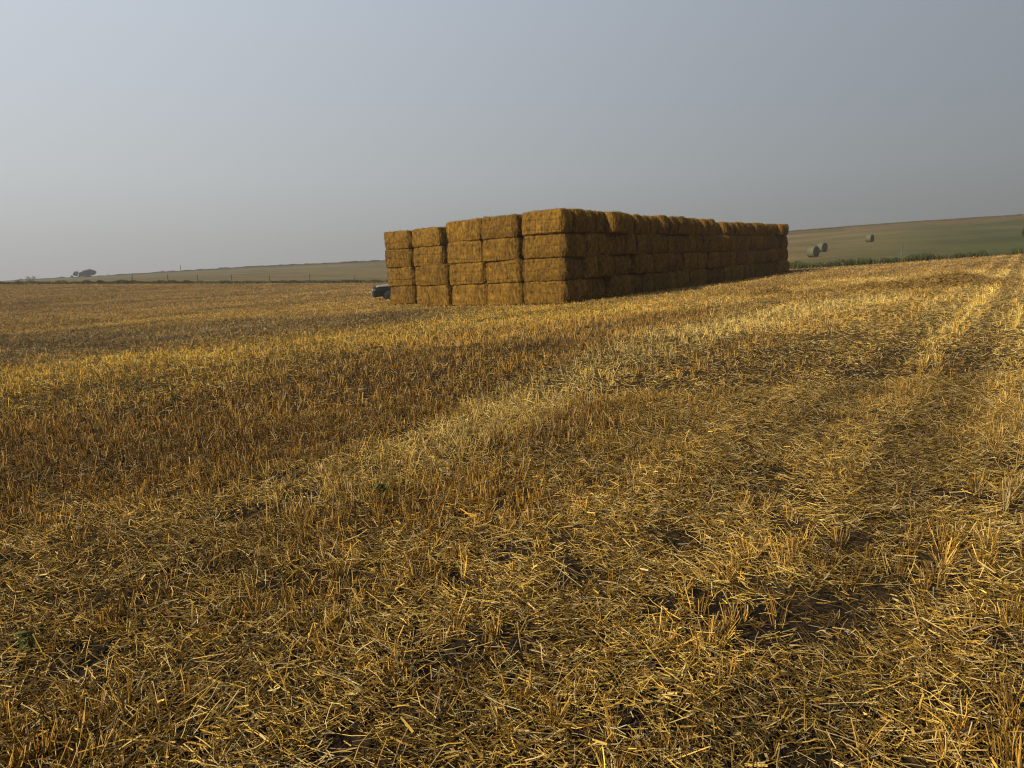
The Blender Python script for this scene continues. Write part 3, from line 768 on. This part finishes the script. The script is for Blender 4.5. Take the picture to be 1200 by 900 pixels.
loft('hood', [(.06, [(-.74, .80), (.74, .80), (.72, .83), (-.72, .83)]), (.35, [(-.86, .86), (.86, .86), (.80, .945), (-.80, .945)]), (1.34, [(-.88, .92), (.88, .92), (.82, 1.035), (-.82, 1.035)])], M_HOOD, car, .01)
loft('cabin', [(1.28, [(-.76, .97), (.76, .97), (.74, 1.0), (-.74, 1.0)]), (2.05, [(-.80, .97), (.80, .97), (.62, 1.50), (-.62, 1.50)]),
               (3.5, [(-.80, .97), (.80, .97), (.62, 1.52), (-.62, 1.52)]), (4.25, [(-.78, .97), (.78, .97), (.72, 1.03), (-.72, 1.03)])], M_GLASS, car, .03)
loft('roof', [(1.98, [(-.66, 1.49), (.66, 1.49), (.60, 1.53), (-.60, 1.53)]), (2.8, [(-.66, 1.50), (.66, 1.50), (.58, 1.58), (-.58, 1.58)]),
              (3.58, [(-.66, 1.49), (.66, 1.49), (.60, 1.54), (-.60, 1.54)])], M_PAINT, car, .015)
box('grille', (.035, 0, .60), (.10, .80, .16), M_TRIM, car)
box('bumper', (.03, 0, .40), (.20, 1.50, .17), M_TRIM, car, .04)
for s in (-1, 1):
    hl = box('headlight', (.12, s * .66, .70), (.26, .26, .15), M_LENS, car, .03)
    box('indicator', (.20, s * .805, .70), (.20, .06, .11), M_AMBER, hl, .015)
    box('mirror', (1.75, s * .98, 1.04), (.12, .18, .13), M_PAINT, car, .03)
    box('tail_light', (4.60, s * .66, .82), (.12, .22, .2), M_AMBER, car, .03)
    for dx in (2.35, 3.25):
        box('door_handle', (dx + .35, s * .925, .86), (.16, .04, .03), M_CHROME, car, .006)
    for wx in (1.04, 3.62):
        w = bpy.data.objects.new('wheel', None); C.objects.link(w); w.parent = car; w.location = (wx, s * .82, .34)
        lathe_y('tyre', [(-.115, .22), (-.115, .31), (-.09, .34), (.09, .34), (.115, .31), (.115, .22)], M_TYRE, w)
        lathe_y('rim', [(s * .06, .03), (s * .125, .06), (s * .10, .12), (s * .10, .17), (s * .128, .205), (s * .128, .222), (s * .05, .222)], M_CHROME, w)
        ar = lathe_y('wheel_arch', [(-s * .10, .40), (s * .085, .40)], M_TYRE, car); ar.location = (wx, s * .82, .34)

# ------------------------------------------------------------------ weeds
def weed(px, py, size, lab, seed, nl=9):
    c = ground_at(px, py); r = np.random.default_rng(seed)
    root = bpy.data.objects.new('weed', None); C.objects.link(root); root.location = c
    tag(root, lab, 'weed', 'green weeds in the stubble')
    bm = bmesh.new(); bs = bmesh.new()
    for i in range(nl):
        a = r.random() * 6.28; rad = size * r.uniform(.1, .5); z = size * r.uniform(.25, .9); L = size * r.uniform(.25, .45); w = L * .28
        tip = Vector((math.cos(a), math.sin(a), r.uniform(-.3, .5))); tip.normalize(); sd2 = tip.cross(Vector((0, 0, 1))).normalized(); o_ = Vector((math.cos(a) * rad * .5, math.sin(a) * rad * .5, z))
        upv = sd2.cross(tip); pts = []
        for t, k in ((0, .1), (.3, .9), (.6, 1), (.85, .55), (1, .05)):
            c_ = o_ + tip * L * t - upv * (L * .35 * t * t)
            pts.append((bm.verts.new(c_ - sd2 * w * k), bm.verts.new(c_ - upv * w * .25), bm.verts.new(c_ + sd2 * w * k)))
        for A, B in zip(pts, pts[1:]):
            bm.faces.new((A[0], A[1], B[1], B[0])); bm.faces.new((A[1], A[2], B[2], B[1]))
        q0 = Vector((0, 0, -.01)); q1 = o_; qq = (q1 - q0).to_track_quat('Z', 'Y')
        R_ = [[bs.verts.new(cc + qq @ Vector((math.cos(t) * .0025, math.sin(t) * .0025, 0))) for t in (0, 2.1, 4.2)] for cc in (q0, q1)]
        for j in range(3): bs.faces.new((R_[0][j], R_[0][(j + 1) % 3], R_[1][(j + 1) % 3], R_[1][j]))
    me = bpy.data.meshes.new('foliage'); bm.to_mesh(me); bm.free(); link('foliage', me, [M_WEED], root)
    me = bpy.data.meshes.new('stem'); bs.to_mesh(me); bs.free(); link('stem', me, [M_WEED], root)
M_WEED, n, l, p = mat('weed_leaf', (0.080, 0.095, 0.025), .85, spec=.1); noise_vary(n, l, p, None, 20, .7, 1.3)
weed(38, 762, .13, 'small broad-leaved green weed in the lower left stubble', 1)
weed(44, 770, .08, 'tiny green weed beside the broad-leaved one, lower left', 2, 6)
weed(450, 582, .13, 'grey-green weed tuft in the stubble left of centre', 3, 16)
weed(205, 474, .16, 'dark green weed tuft on the upper left of the field', 4, 16)

# ------------------------------------------------------------------ smoke haze
bm = bmesh.new(); bmesh.ops.create_cube(bm, size=1)
bmesh.ops.scale(bm, vec=(5400, 5400, 150), verts=bm.verts); bmesh.ops.translate(bm, vec=(0, 0, -45), verts=bm.verts)
me = bpy.data.meshes.new('haze'); bm.to_mesh(me); bm.free()
mh = bpy.data.materials.new('haze'); mh.use_nodes = True; n = mh.node_tree.nodes; n.clear()
vo = n.new('ShaderNodeVolumePrincipled'); ou = n.new('ShaderNodeOutputMaterial')
vo.inputs['Color'].default_value = (0.80, 0.84, 0.92, 1); vo.inputs['Density'].default_value = 0.00055; vo.inputs['Anisotropy'].default_value = 0.2
mh.node_tree.links.new(vo.outputs[0], ou.inputs['Volume'])
hz = link('haze', me, [mh]); tag(hz, 'thin grey smoke haze over the whole field', 'haze', kind='stuff')
